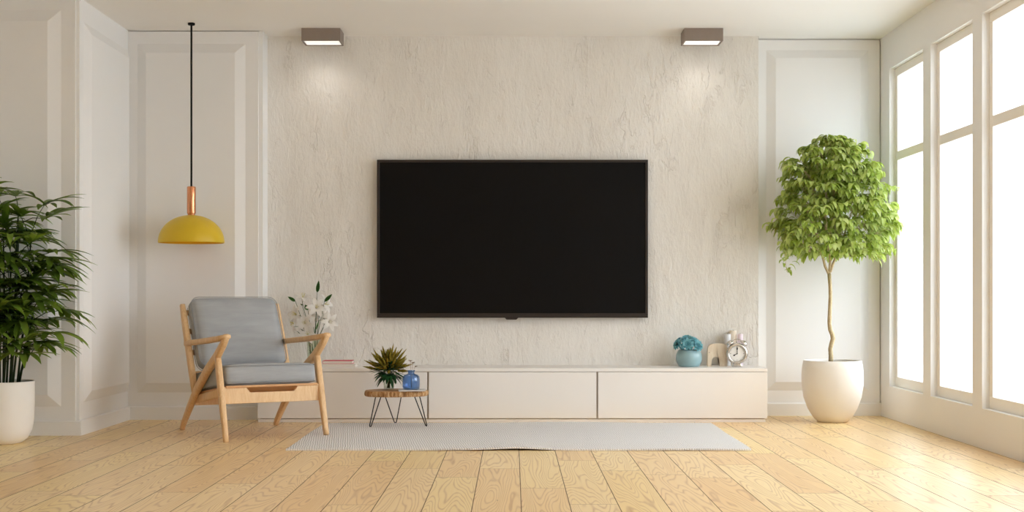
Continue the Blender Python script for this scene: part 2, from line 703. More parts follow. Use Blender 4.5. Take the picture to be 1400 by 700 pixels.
M['candle_pink'] = paint('lilac_wax', S(232, 216, 226), 0.55, 0.02, 12, 0.3)
M['dial'] = paint('clock_dial', S(240, 236, 231), 0.5, 0.01, 10, 0.2)
M['ink'] = paint('black_ink', S(26, 24, 26), 0.5, 0.05, 10, 0.3)
M['red_cover'] = paint('red_cover', S(206, 58, 78), 0.5, 0.05, 20, 0.3)
M['white_cover'] = paint('white_cover', S(232, 226, 220), 0.5, 0.02, 20, 0.3)


def pages():
    t = NT('page_edges')
    f = t.noise(t.coords((1, 1, 900)), 1.0, 2)
    t.set(t.ramp(f, [(0.35, S(214, 204, 192)), (0.65, S(238, 232, 224))]), 0.9, spec=0.05)
    return t.m


M['pages'] = pages()
M['tray'] = paint('pale_stone', S(200, 194, 188), 0.6, 0.06, 30, 0.25)
M['groove'] = paint('dark_joint', S(196, 184, 172), 0.8, 0.05, 10, 0.1)

# ------------------------------------------------------------------ room
H = 2.65
XR = 2.588                       # window wall
XL = -2.621                      # side of the panelled recess
YB = 9.42                        # textured wall
YBL, YBR = 9.22, 9.52            # panelled walls beside it
YP = 8.17                        # front of the pier
XO, Y0 = -3.9, -1.3              # outer side wall and the wall behind the camera


def struct(name, bm, m, label, cat, parent=None, **kw):
    o = finish(name, bm, m, parent, **kw)
    if parent is None:
        tag(o, label, cat, None, 'structure')
    return o


bm = bmesh.new()
box(bm, XO - 0.2, XR + 0.3, Y0 - 0.2, 9.9, -0.1, 0.0)
struct('floor', bm, M['floor'], 'glossy honey pine plank floor across the whole room', 'floor')
bm = bmesh.new()
box(bm, XO - 0.2, XR + 0.3, Y0 - 0.2, 9.9, H, H + 0.12)
struct('ceiling', bm, M['ceiling'], 'plain off-white ceiling over the whole room', 'ceiling')


def raised(bm, u0, u1, z0, z1, base, e, b, put):
    """A raised panel with wide sloping edges; put(u, depth, z) places a point."""
    o = [put(u0, base, z0), put(u1, base, z0), put(u1, base, z1), put(u0, base, z1)]
    i = [put(u0 + b, base + e, z0 + b), put(u1 - b, base + e, z0 + b), put(u1 - b, base + e, z1 - b), put(u0 + b, base + e, z1 - b)]
    ov = [bm.verts.new(p) for p in o]
    iv = [bm.verts.new(p) for p in i]
    bm.faces.new(iv)
    for k in range(4):
        j = (k + 1) % 4
        bm.faces.new((ov[k], ov[j], iv[j], iv[k]))


# textured feature wall
bm = bmesh.new()
box(bm, -1.706, 1.711, YB, 9.8, 0, H)
struct('wall_back', bm, M['plaster'], 'textured plaster feature wall behind the television', 'wall')
# panelled wall left of it
bm = bmesh.new()
box(bm, XL - 0.1, -1.734, YBL, 9.5, 0, H - 0.006)
box(bm, XL - 0.1, -1.734, 9.5, 9.8, 0, H)
zl = lambda y: CAMZ + (404 - y) * YBL / F
xl = lambda x: (x - 701) * YBL / F
raised(bm, xl(188), xl(335.5), zl(536.5), zl(60), YBL, -0.03, 0.066, lambda u, d, z: Vector((u, d, z)))
struct('wall_back_left', bm, M['wall'], 'white panelled wall behind the armchair and pendant lamp', 'wall', recalc=False)
bm = bmesh.new()
box(bm, -1.734, -1.706, YBL + 0.015, 9.8, 0, H)
struct('trim_1', bm, M['wall'], 'slim white corner trim beside the textured wall', 'trim')
# panelled wall right of it
bm = bmesh.new()
box(bm, 1.7115, XR - 0.006, YBR, 9.7, 0, H - 0.006)
box(bm, 1.711, XR + 0.05, 9.7, 9.8, 0, H)
zr = lambda y: CAMZ + (404 - y) * YBR / F
xr = lambda x: (x - 701) * YBR / F
raised(bm, xr(1047.5), xr(1187), zr(534), zr(68.5), YBR, -0.03, 0.062, lambda u, d, z: Vector((u, d, z)))
struct('wall_back_right', bm, M['wall'], 'white panelled wall behind the potted tree', 'wall', recalc=False)
# side of the recess and the pier it belongs to
bm = bmesh.new()
box(bm, XO, XL - 0.02, YP, 9.8, 0, H)
zp = lambda y: CAMZ + (404 - y) * YP / F
xp = lambda x: (x - 701) * YP / F
raised(bm, -3.6, xp(83.5), zp(556), zp(14), YP, -0.03, 0.072, lambda u, d, z: Vector((u, d, z)))
struct('wall_left_pier', bm, M['wall'], 'white panelled pier behind the potted palm', 'wall', recalc=False)
bm = bmesh.new()
box(bm, XL - 0.04, XL, YP + 0.015, 9.8, 0, H)
raised(bm, 8.262, 9.205, 0.193, 2.515, XL, 0.03, 0.066, lambda u, d, z: Vector((d, u, z)))
struct('wall_left', bm, M['wall'], 'white panelled side wall of the recess left of the armchair', 'wall', recalc=False)
# unseen walls that close the room
bm = bmesh.new()
box(bm, XO - 0.15, XO, Y0, YP + 0.4, 0, H)
struct('wall_left_outer', bm, M['wall'], 'white side wall outside the picture', 'wall')
bm = bmesh.new()
box(bm, XO - 0.15, XR + 0.14, Y0 - 0.15, Y0, 0, H)
struct('wall_front', bm, M['wall'], 'white wall behind the viewer', 'wall')

# baseboards
BH = 0.09


def base_profile(depth):
    return [(0, 0), (-depth, 0), (-depth, BH - 0.006), (-depth + 0.006, BH), (0, BH)]


bm = bmesh.new()
prism(bm, [(YBL + p, z) for p, z in base_profile(0.024)], 'x', XL, -1.706)
struct('baseboard_back_left', bm, M['wall'], 'white baseboard under the panelled wall behind the armchair', 'baseboard')
bm = bmesh.new()
prism(bm, [(YBR + p, z) for p, z in base_profile(0.02)], 'x', 1.711, XR)
struct('baseboard_back_right', bm, M['wall'], 'white baseboard behind the round white tree pot', 'baseboard')
bm = bmesh.new()
prism(bm, [(YP + p, z) for p, z in base_profile(0.015)], 'x', XO, XL + 0.019)
struct('baseboard_pier', bm, M['wall'], 'white baseboard along the pier behind the palm pot', 'baseboard')
bm = bmesh.new()
prism(bm, [(XL - p, z) for p, z in base_profile(0.019)], 'y', YP, YBL)
struct('baseboard_left', bm, M['wall'], 'white baseboard along the short side wall', 'baseboard')

# window wall
WZ0, WZ1, WW, WP, WY = 0.222, 2.402, 0.76, 0.918, 9.297
NW = 9
TH = 0.15
bm = bmesh.new()
box(bm, XR, XR + TH, Y0, 9.8, 0, WZ0)
box(bm, XR, XR + TH, Y0, 9.8, WZ1, H)
edge = 9.8
for k in range(NW):
    far = WY - WP * k
    box(bm, XR, XR + TH, far, edge, WZ0, WZ1)
    edge = far - WW
box(bm, XR, XR + TH, Y0, edge, WZ0, WZ1)
bmesh.ops.remove_doubles(bm, verts=bm.verts, dist=1e-5)
struct('wall_right', bm, M['wall'], 'white wall pierced by a row of tall windows', 'wall')
places = {0: 'tall narrow white window nearest the corner behind the tree',
          1: 'second tall white window from the back corner',
          2: 'large white window closest to the viewer at the picture edge'}
for k in range(NW):
    far = WY - WP * k
    near = far - WW
    t = thing('window_%d' % (k + 1), places.get(k, 'tall white window further along the wall towards the viewer'), 'window', (XR + 0.04, far, WZ0),
              group=None if k in places else 'windows out of the picture')
    t['kind'] = 'structure'
    hgt = WZ1 - WZ0
    bm = bmesh.new()
    s = 0.05
    box(bm, 0, 0.06, -WW, 0, 0, 0.066)
    box(bm, 0, 0.06, -WW, 0, hgt - 0.057, hgt)
    box(bm, 0, 0.06, -s, 0, 0.066, hgt - 0.057)
    box(bm, 0, 0.06, -WW, -WW + s, 0.066, hgt - 0.057)
    box(bm, 0, 0.06, -WW + s, -s, 1.77 - WZ0, 1.83 - WZ0)
    finish('window_frame', bm, M['frame'], t, bevel=0.003)
    for z0, z1 in ((0.066, 1.77 - WZ0), (1.83 - WZ0, hgt - 0.057)):
        bm = bmesh.new()
        box(bm, 0.03, 0.036, -WW + s - 0.004, -s + 0.004, z0 - 0.004, z1 + 0.004)
        finish('glass_pane', bm, M['glass'], t)

# ------------------------------------------------------------------ rug
RX0, RX1, RY0, RY1, RT = -1.235, 1.298, 7.363, 8.885, 0.010


def rug_z(x, y):
    t = (y - RY0) / (RY1 - RY0)
    z = 0.011 * math.exp(-((x - 0.03) / 0.16) ** 2) * max(0, 1 - t * 2.2)
    z += 0.0035 * math.exp(-((x + 0.25) / 0.2) ** 2) * max(0, 1 - t * 3)
    z += 0.003 * math.exp(-((x - 0.95) / 0.25) ** 2) * max(0, 1 - t * 3)
    z += 0.006 * math.exp(-((x - 0.35) / 0.35) ** 2) * max(0, t * 2 - 1)
    return z


bm = bmesh.new()
NX, NY = 130, 60
grid = []
for lay in (0, 1):
    g = []
    for j in range(NY + 1):
        row = []
        for i in range(NX + 1):
            tx, ty = i / NX, j / NY
            x = RX0 + (RX1 - RX0) * tx + 0.003 * math.sin(ty * 9)
            y = RY0 + (RY1 - RY0) * ty + 0.004 * math.sin(tx * 13) * (1 - ty)
            row.append(bm.verts.new((x, y, rug_z(x, y) + (RT if lay else 0.0008))))
        g.append(row)
    grid.append(g)
for lay in (0, 1):
    g = grid[lay]
    for j in range(NY):
        for i in range(NX):
            bm.faces.new((g[j][i], g[j][i + 1], g[j + 1][i + 1], g[j + 1][i]))
a, b = grid
per = [(0, i) for i in range(NX)] + [(j, NX) for j in range(NY)] + [(NY, i) for i in range(NX, 0, -1)] + [(j, 0) for j in range(NY, 0, -1)]
for q in range(len(per)):
    p0, p1 = per[q], per[(q + 1) % len(per)]
    bm.faces.new((a[p0[0]][p0[1]], a[p1[0]][p1[1]], b[p1[0]][p1[1]], b[p0[0]][p0[1]]))
rug = finish('rug', bm, M['rug'])
tag(rug, 'light grey woven rug lying on the plank floor before the media console', 'rug')

# ------------------------------------------------------------------ media console
CF, CZ = 9.01, 0.36
con = thing('media_console', 'long low white media console with three doors along the textured wall', 'cabinet', (0, CF, 0))
CX0, CX1 = -1.70, 1.696
bm = bmesh.new()
box(bm, CX0 + 0.004, CX1 - 0.004, 0.02, YB - CF - 0.002, 0.022, CZ - 0.0235)
finish('carcass', bm, M['groove'], con)
bm = bmesh.new()
box(bm, CX0, CX1, 0.0, YB - CF - 0.002, CZ - 0.022, CZ)
finish('top_panel', bm, M['console'], con, bevel=0.002)
bm = bmesh.new()
box(bm, CX0 + 0.002, CX1 - 0.01, 0.012, YB - CF - 0.002, 0, 0.021)
finish('plinth', bm, M['console'], con, bevel=0.001)
for s, x in ((-1, CX0), (1, CX1)):
    bm = bmesh.new()
    box(bm, min(x, x - s * 0.016), max(x, x - s * 0.016), 0.0185, YB - CF - 0.002, 0.0215, CZ - 0.0225)
    finish('side_panel', bm, M['console'], con)
edges = [CX0, -0.565, 0.5625, CX1]
for k in range(3):
    bm = bmesh.new()
    x0 = edges[k] + (0.006 if k else 0.0)
    x1 = edges[k + 1] - (0.006 if k < 2 else 0.0)
    box(bm, x0, x1, 0.0, 0.018, 0.027, CZ - 0.0245)
    finish('door', bm, M['console'], con, bevel=0.002)

# ------------------------------------------------------------------ television
TF = 9.36
tx = lambda x: (x - 701) * TF / F
tz = lambda y: CAMZ + (404 - y) * TF / F
tv = thing('television', 'large black flat television hanging on the textured plaster wall', 'television', (0, TF, tz(434.5)))
Z0 = tz(434.5)
T0, T1, TH_ = tx(515.3), tx(886), tz(218.3) - Z0
bm = bmesh.new()
box(bm, T0 + 0.004, T1 - 0.004, 0.012, 0.052, 0.004, TH_ - 0.004)
finish('casing', bm, M['tv_case'], tv, bevel=0.004)
bm = bmesh.new()
bz, bb = 0.018, 0.031
for (x0, x1, z0, z1) in ((T0, T1, TH_ - bz, TH_), (T0, T1, 0, bb), (T0, T0 + bz, bb, TH_ - bz), (T1 - bz, T1, bb, TH_ - bz)):
    box(bm, x0, x1, 0, 0.014, z0, z1)
finish('bezel', bm, M['tv_case'], tv, bevel=0.002)
bm = bmesh.new()
box(bm, T0 + bz - 0.002, T1 - bz + 0.002, 0.007, 0.0125, bb - 0.002, TH_ - bz + 0.002)
finish('screen', bm, M['tv_screen'], tv)
bm = bmesh.new()
box(bm, T0 + 0.002, T1 - 0.002, -0.003, 0.004, 0.008, 0.018)
finish('lower_trim', bm, M['tv_case'], tv, bevel=0.002)
bm = bmesh.new()
prism(bm, [(tx(690), 0.002), (tx(692.5), -0.013), (tx(706), -0.013), (tx(709), 0.002)], 'y', 0.0, 0.02)
finish('sensor_bar', bm, M['tv_case'], tv, bevel=0.002)
bm = bmesh.new()
box(bm, -0.25, 0.25, 0.053, YB - TF - 0.001, 0.3, 0.8)
finish('wall_bracket', bm, M['black_metal'], tv)

# ------------------------------------------------------------------ ceiling spot boxes


def spot_box(x0, x1, label):
    t = thing('ceiling_spotlight', label, 'ceiling light', ((x0 + x1) / 2, 9.13, H), group='box spotlights on the ceiling')
    hw, d, h = (x1 - x0) / 2, 0.195, 0.086
    bm = bmesh.new()
    th = 0.012
    box(bm, -hw, hw, 0, th, -h, 0)
    box(bm, -hw, hw, d - th, d, -h, 0)
    box(bm, -hw, -hw + th, th, d - th, -h, 0)
    box(bm, hw - th, hw, th, d - th, -h, 0)
    box(bm, -hw + th, hw - th, th, d - th, -0.02, -0.0005)
    finish('housing', bm, M['taupe'], t, bevel=0.0015)
    bm = bmesh.new()
    box(bm, -hw + th + 0.0005, hw - th - 0.0005, th + 0.0005, d - th - 0.0005, -h + 0.006, -h + 0.012)
    finish('diffuser', bm, M['diffuser'], t)
    ld = bpy.data.lights.new('spot', 'SPOT')
    ld.energy = SPOT_W
    ld.color = (1, 0.95, 0.9)
    ld.spot_size = math.radians(140)
    ld.spot_blend = 1.0
    ld.shadow_soft_size = 0.05
    lo = bpy.data.objects.new('spot', ld)
    lo.location = (0, d / 2, -h - 0.004)
    C.objects.link(lo)
    lo.parent = t


SPOT_W = 3.2
spot_box(-1.4265, -1.164, 'taupe metal box spotlight on the ceiling nearer the pendant lamp')
spot_box(1.158, 1.4205, 'taupe metal box spotlight on the ceiling nearer the windows')

# ------------------------------------------------------------------ pendant lamp
pen = thing('pendant_lamp', 'yellow dome pendant lamp with copper neck hanging on a black cord', 'pendant lamp', (-2.129, 8.965, H))
bm = bmesh.new()
lathe(bm, [(0, 0), (0.023, 0), (0.023, -0.012), (0.02, -0.015), (0, -0.015)], 32)
finish('ceiling_canopy', bm, M['cord'], pen, smooth=True, bevel=0.001)
bm = bmesh.new()
tube(bm, [(0, 0, -0.014), (0, 0, -1.085)], 0.0065, 10)
finish('cord', bm, M['cord'], pen, smooth=True)
bm = bmesh.new()
lathe(bm, [(0, -1.083), (0.024, -1.083), (0.0285, -1.087), (0.0285, -1.262), (0.024, -1.264), (0.024, -1.275), (0, -1.275)], 40)
finish('copper_neck', bm, M['copper'], pen, smooth=True, bevel=0.001)
bm = bmesh.new()
R, hd = 0.2153, 0.181
pr = [(0.0, -1.272)]
for k in range(1, 25):
    a = PI / 2 * k / 24
    pr.append((R * math.sin(a) ** 0.96, -1.272 - hd * (1 - math.cos(a))))
pr.append((R - 0.001, -1.272 - hd - 0.004))
pr.append((R - 0.006, -1.272 - hd - 0.004))
lathe(bm, pr, 72)
sh = finish('shade', bm, M['yellow'], pen, smooth=True)
bm = bmesh.new()
pr = [(R - 0.006, -1.272 - hd - 0.004)]
for k in range(24, 0, -1):
    a = PI / 2 * k / 24
    pr.append(((R - 0.006) * math.sin(a) ** 0.96, -1.276 - hd * (1 - math.cos(a))))
pr.append((0, -1.276))
lathe(bm, pr, 72)
finish('shade_lining', bm, M['yellow_in'], pen, smooth=True)

# ------------------------------------------------------------------ armchair
ch = thing('armchair', 'pale oak armchair with grey cushions standing partly on the grey rug', 'armchair', (-1.593, 8.295, 0), math.atan2(0.51, 0.86))
SX = 0.31


def P(u, z, s=0.0):
    return (s, -u, z)


for s in (-SX, SX):
    bm = bmesh.new()
    rz = 0.0
    fz = 0.0122 if s > 0 else 0.0
    sweep(bm, [P(-0.43, rz, s), P(-0.41, 0.03, s), P(-0.28, 0.147, s), P(-0.105, 0.285, s), P(0.09, 0.405, s), P(0.235, 0.478, s), P(0.30, 0.52, s), P(0.365, 0.562, s), P(0.425, 0.612, s)],
          [(0.026, 0.028), (0.030, 0.032), (0.034, 0.044), (0.036, 0.054), (0.036, 0.054), (0.036, 0.052), (0.036, 0.046), (0.036, 0.04), (0.036, 0.03)])
    finish('rear_leg', bm, M['oak'], ch, smooth=True)
    bm = bmesh.new()
    sweep(bm, [P(0.415, fz, s), P(0.40, 0.05, s), P(0.335, 0.26, s), P(0.285, 0.42, s), P(0.262, 0.497, s)],
          [(0.028, 0.030), (0.031, 0.034), (0.036, 0.044), (0.036, 0.044), (0.034, 0.034)])
    finish('front_leg', bm, M['oak'], ch, smooth=True)
    bm = bmesh.new()
    sweep(bm, [P(-0.335, 0.546, s), P(-0.2, 0.557, s), P(0.1, 0.577, s), P(0.3, 0.594, s), P(0.43, 0.609, s)],
          [(0.036, 0.034), (0.04, 0.034), (0.046, 0.034), (0.048, 0.033), (0.046, 0.026)])
    finish('armrest', bm, M['oak'], ch, smooth=True)
    bm = bmesh.new()
    sweep(bm, [P(-0.165, 0.25, s), P(-0.21, 0.34, s), P(-0.32, 0.57, s), P(-0.40, 0.735, s), P(-0.424, 0.785, s)],
          [(0.034, 0.042), (0.036, 0.048), (0.036, 0.05), (0.034, 0.042), (0.03, 0.034)])
    finish('back_post', bm, M['oak'], ch, smooth=True)
    bm = bmesh.new()
    si = s - math.copysign(0.02, s)
    sweep(bm, [P(-0.20, 0.205, si), P(0.0, 0.236, si), P(0.31, 0.282, si)], [(0.022, 0.05)] * 3)
    finish('side_rail', bm, M['oak'], ch, smooth=True)
# front apron with its cut-out
bm = bmesh.new()
hw = SX - 0.012
prism(bm, [(-hw, 0.213), (hw, 0.213), (hw, 0.312), (0.165, 0.312), (0.135, 0.276), (-0.135, 0.276), (-0.165, 0.312), (-hw, 0.312)], 'y', -0.335, -0.312)
finish('front_apron', bm, M['oak_x'], ch, bevel=0.003)
bm = bmesh.new()
prism(bm, [(-hw, 0.17), (hw, 0.17), (hw, 0.235), (-hw, 0.235)], 'y', 0.185, 0.205)
finish('rear_rail', bm, M['oak_x'], ch, bevel=0.003)
tilt = Matrix.Rotation(math.radians(-7.4), 4, 'X')
bm = bmesh.new()
box(bm, -0.285, 0.285, -0.32, 0.31, -0.007, 0.007, Matrix.Translation((0, -0.025, 0.272)) @ tilt)
finish('seat_board', bm, M['ply'], ch, bevel=0.003)
Ms = Matrix.Translation((0, -0.02, 0.343)) @ tilt
bm = bmesh.new()
rbox(bm, 0.282, 0.305, 0.058, 0.028, 14, (0.006, 0.006, 0.016), Ms)
seat = finish('seat_cushion', bm, M['fabric'], ch, smooth=True)
bm = bmesh.new()
for z in (-0.05, 0.05):
    ring_tube(bm, [Ms @ Vector((x, y, z)) for x, y in rrect(0.283, 0.306, 0.03)], 0.0026)
finish('piping', bm, M['piping'], seat, smooth=True)
lean = Matrix.Rotation(math.radians(-27.0), 4, 'X')
# back cushion: local z runs up the backrest, local y is its thickness
Mb = Matrix.Translation((0.006, 0.300, 0.606)) @ lean
bm = bmesh.new()
rbox(bm, 0.281, 0.054, 0.236, 0.045, 14, (0.006, 0.018, 0.006), Mb)
back = finish('back_cushion', bm, M['fabric'], ch, smooth=True)
bm = bmesh.new()
for yy in (-0.04, 0.04):
    ring_tube(bm, [Mb @ Vector((x, yy, z)) for x, z in rrect(0.283, 0.237, 0.055)], 0.0022)
finish('piping', bm, M['piping'], back, smooth=True)
for z, u in ((0.36, -0.237), (0.49, -0.30), (0.62, -0.362), (0.735, -0.415)):
    bm = bmesh.new()
    sweep(bm, [P(u, z, -SX), P(u - 0.012, z, 0), P(u, z, SX)], [(0.035, 0.014)] * 3, side=(0, 0.45, 1))
    finish('back_slat', bm, M['oak_x'], ch, smooth=True)

# ------------------------------------------------------------------ side table
TX, TY, TT = -0.745, 8.68, 0.238
tb = thing('side_table', 'small live-edge wooden table on black hairpin legs standing on the rug', 'table', (TX, TY, 0.0105))
bm = bmesh.new()
out = []
for k in range(64):
    a = 2 * PI * k / 64
    q = 1 + 0.03 * math.sin(2 * a + 0.6) + 0.035 * math.sin(3 * a + 2.1) + 0.018 * math.sin(7 * a) + 0.008 * math.sin(17 * a)
    out.append((0.198 * q * math.cos(a), 0.155 * q * math.sin(a)))
xm = (min(p[0] for p in out) + max(p[0] for p in out)) / 2
out = [(p[0] - xm, p[1]) for p in out]
top = finish('tabletop', None or bm, M['slab'], tb) if False else None
prism(bm, [(p[0] * 0.985, p[1] * 0.985) for p in out], 'z', 0.192, 0.228)
finish('tabletop', bm, M['slab'], tb, bevel=0.003)
bm = bmesh.new()
n = len(out)
rows = []
for z, q in ((0.1915, 0.97), (0.196, 1.0), (0.21, 1.012), (0.223, 1.0), (0.2265, 0.985)):
    rows.append([bm.verts.new((p[0] * q * (1 + 0.006 * math.sin(i * 2.3 + z * 400)), p[1] * q, z)) for i, p in enumerate(out)])
for A, B in zip(rows, rows[1:]):
    for k in range(n):
        j = (k + 1) % n
        bm.faces.new((A[k], A[j], B[j], B[k]))
finish('bark_edge', bm, M['bark'], tb, smooth=True)
for foot, a, b in (((-0.158, -0.105), (-0.128, -0.062), (-0.092, -0.085)),
                   ((0.195, -0.06), (0.115, -0.02), (0.152, -0.06)),
                   ((-0.022, 0.165), (-0.085, 0.085), (0.025, 0.085))):
    bm = bmesh.new()
    fx, fy = foot
    da = Vector((a[0] - fx, a[1] - fy, 0.19))
    db = Vector((b[0] - fx, b[1] - fy, 0.19))
    f0 = Vector((fx, fy, 0.004))
    d = Vector((b[0] - a[0], b[1] - a[1], 0)).normalized()
    pts = [Vector((a[0], a[1], 0.192)), f0 - d * 0.006 + da * 0.03, f0 - d * 0.003, f0 + d * 0.003, f0 + d * 0.006 + db * 0.03, Vector((b[0], b[1], 0.192))]
    tube(bm, pts, 0.0035, 8)
    m = Vector(((a[0] + b[0]) / 2, (a[1] + b[1]) / 2, 0))
    box(bm, m.x - 0.03, m.x + 0.03, m.y - 0.012, m.y + 0.012, 0.1895, 0.1925)
    finish('hairpin_leg', bm, M['black_metal'], tb, smooth=False)

# things on the table
TZ = 0.0105 + 0.2285
tray = bmesh.new()
box(tray, -0.085, 0.085, -0.055, 0.055, 0, 0.009)
o = finish('stone_tray', tray, M['tray'], None, bevel=0.002)
o.location = (-0.64, 8.592, TZ)
o.rotation_euler = (0, 0, 0.12)
tag(o, 'thin pale stone tray under the blue glass vase', 'tray')

bv = thing('blue_glass_vase', 'small ribbed blue glass bottle vase holding dried twigs', 'vase', (-0.645, 8.595, TZ + 0.0092))
bm = bmesh.new()
prof = [(0, 0), (0.044, 0.0), (0.051, 0.005), (0.054, 0.018), (0.0535, 0.066), (0.0505, 0.084), (0.042, 0.0935), (0.024, 0.098), (0.0195, 0.103), (0.02, 0.110), (0.0245, 0.122), (0.023, 0.122), (0.0175, 0.108), (0.0175, 0.102), (0.038, 0.09), (0.047, 0.081), (0.0505, 0.064), (0.051, 0.02), (0.046, 0.008), (0, 0.006)]
lathe(bm, prof, 72, wave=lambda a, z: 1 + (0.022 * math.cos(18 * a) if z < 0.09 else 0.06 * math.cos(7 * a) * max(0, (z - 0.105) / 0.017)))
finish('bottle', bm, M['blue_glass'], bv, smooth=True)
for ex, ey, ez in ((0.012, 0.004, 0.172), (-0.006, 0.008, 0.185), (0.026, -0.004, 0.150)):
    dt = thing('dried_twig', 'thin dried twig with small pale blooms standing in the blue glass vase', 'dried flower', (-0.645, 8.595, TZ + 0.0092), group='dried twigs in the blue vase')
    tw = bmesh.new()
    hd = bmesh.new()
    tube(tw, [(ex * 0.1, ey * 0.1, 0.008), (ex * 0.3, ey * 0.3, 0.1), (ex, ey, ez)], 0.001, 5)
    for q in range(11):
        a = rnd.random() * 2 * PI
        blade(hd, (ex, ey, ez - 0.004 - 0.002 * (q % 3)), (math.cos(a), math.sin(a), rnd.uniform(0, 0.9)), 0.017, 0.011, 0.2, 0.2, 3)
    finish('twig_stem', tw, M['dry_flower'], dt)
    finish('bloom', hd, M['dry_flower'], dt, recalc=False)

gv_ = thing('drinking_glass', 'clear glass tumbler holding the spiky olive bouquet on the wooden table', 'glass', (-0.800, 8.745, TZ))
gp = thing('spiky_bouquet', 'spiky olive and dark green bouquet standing in the clear tumbler', 'plant', (-0.800, 8.745, TZ))
bm = bmesh.new()
lathe(bm, [(0, 0), (0.030, 0), (0.033, 0.004), (0.0405, 0.095), (0.039, 0.095), (0.0315, 0.008), (0, 0.006)], 40)
finish('glass_body', bm, M['vase_glass'], gv_, smooth=True)
bm = bmesh.new()
for k in range(16):
    a = rnd.random() * 2 * PI
    r0, r1 = 0.018 * rnd.random(), 0.03 * rnd.random() + 0.01
    tube(bm, [(r0 * math.cos(a + 2), r0 * math.sin(a + 2), 0.008), (r1 * math.cos(a), r1 * math.sin(a), 0.1)], 0.002, 5)
finish('cut_stems', bm, M['stem_green'], gp)


def spike(bm, P0, D, L, r):
    P0 = Vector(P0)
    D = Vector(D).normalized()
    s = D.orthogonal().normalized()
    u = D.cross(s)
    lv = 9
    for k in range(lv):
        t = k / lv
        c = P0 + D * (L * t)
        rr = r * (0.55 + 0.9 * t) if t < 0.3 else r * 1.15 * (1 - (t - 0.3) / 0.74)
        nn = 7
        for q in range(nn):
            a = 2 * PI * (q + 0.5 * (k % 2)) / nn
            o = s * math.cos(a) + u * math.sin(a)
            b0 = c + o * rr * 0.35
            tip = c + o * rr * 1.25 + D * (L * 0.16)
            side = D.cross(o) * (rr * 0.5)
            v = [bm.verts.new(b0 - side), bm.verts.new(b0 + side), bm.verts.new(tip), ]
            bm.faces.new(v)
    tube(bm, [P0, P0 + D * L * 0.55, P0 + D * L], [r * 0.62, r * 0.7, r * 0.1], 7)


bm = bmesh.new()
lf = bmesh.new()
for k in range(62):
    a = k * 2.39996
    el = math.radians(88 - 88 * ((k + 0.5) / 62) ** 0.75 + rnd.uniform(-6, 6))
    D = Vector((math.cos(a) * math.cos(el), math.sin(a) * math.cos(el) * 0.9, math.sin(el)))
    st = Vector((0, 0, 0.125)) + D * rnd.uniform(0.035, 0.075)
    L = rnd.uniform(0.066, 0.1) * (1.0 + 0.15 * math.cos(el))
    spike(bm, st, D + Vector((rnd.uniform(-.25, .25), rnd.uniform(-.25, .25), rnd.uniform(-.1, .3))), L, rnd.uniform(0.009, 0.0125))
for k in range(150):
    a = k * 2.39996 + 0.5
    el = math.radians(rnd.uniform(-38, 60))
    D = Vector((math.cos(a) * math.cos(el), math.sin(a) * math.cos(el), math.sin(el)))
    blade(lf, Vector((0, 0, 0.105)) + D * rnd.uniform(0.02, 0.05), D, rnd.uniform(0.06, 0.1), 0.02, 0.35, 0.3, 5)
finish('spike_blooms', bm, M['olive'], gp, recalc=False)
finish('foliage', lf, M['deep_leaf'], gp, smooth=True, recalc=False)

# ------------------------------------------------------------------ console items
# lilies
lv = thing('glass_vase', 'tall clear glass vase on the console behind the armchair', 'vase', (-1.353, 9.2, CZ))
bm = bmesh.new()
lathe(bm, [(0, 0), (0.036, 0), (0.04, 0.006), (0.043, 0.09), (0.047, 0.185), (0.0455, 0.185), (0.0415, 0.09), (0.038, 0.012), (0, 0.01)], 40)
finish('vase', bm, M['green_glass'], lv, smooth=True)
LP = lambda x, y, d=0.0: Vector(((x - 701) * (9.2 + d) / F + 1.353, d, CAMZ + (404 - y) * (9.2 + d) / F - CZ))
st = bmesh.new()
gl = bmesh.new()


lb = thing('lily_bouquet', 'bunch of white lilies with green buds standing in the clear vase behind the armchair', 'flowers', (-1.353, 9.2, CZ))


def flower(c, D, size):
    pt = bmesh.new()
    sm = bmesh.new()
    D = Vector(D).normalized()
    s = D.orthogonal().normalized()
    u = D.cross(s)
    for q in range(6):
        a = 2 * PI * q / 6 + (0.2 if q % 2 else 0)
        o = s * math.cos(a) + u * math.sin(a)
        d = (o * 0.95 + D * 0.75)
        blade(pt, c, d, size * (1.0 if q % 2 else 0.94), size * 0.36, 0.16, 0.25, 7, 'petal', up=D, curl=-0.5)
    for q in range(6):
        a = 2 * PI * q / 6 + 0.4
        o = (s * math.cos(a) + u * math.sin(a)) * 0.35 + D
        tube(sm, [c, c + o.normalized() * size * 0.5], 0.0009, 4)
    # calyx behind the petals
    tube(pt, [c - D * 0.02, c + D * 0.008], [0.004, 0.011], 8)
    fl = finish('lily_flower', pt, M['lily'], lb, smooth=True, recalc=False)
    finish('stamens', sm, M['stamen'], fl)


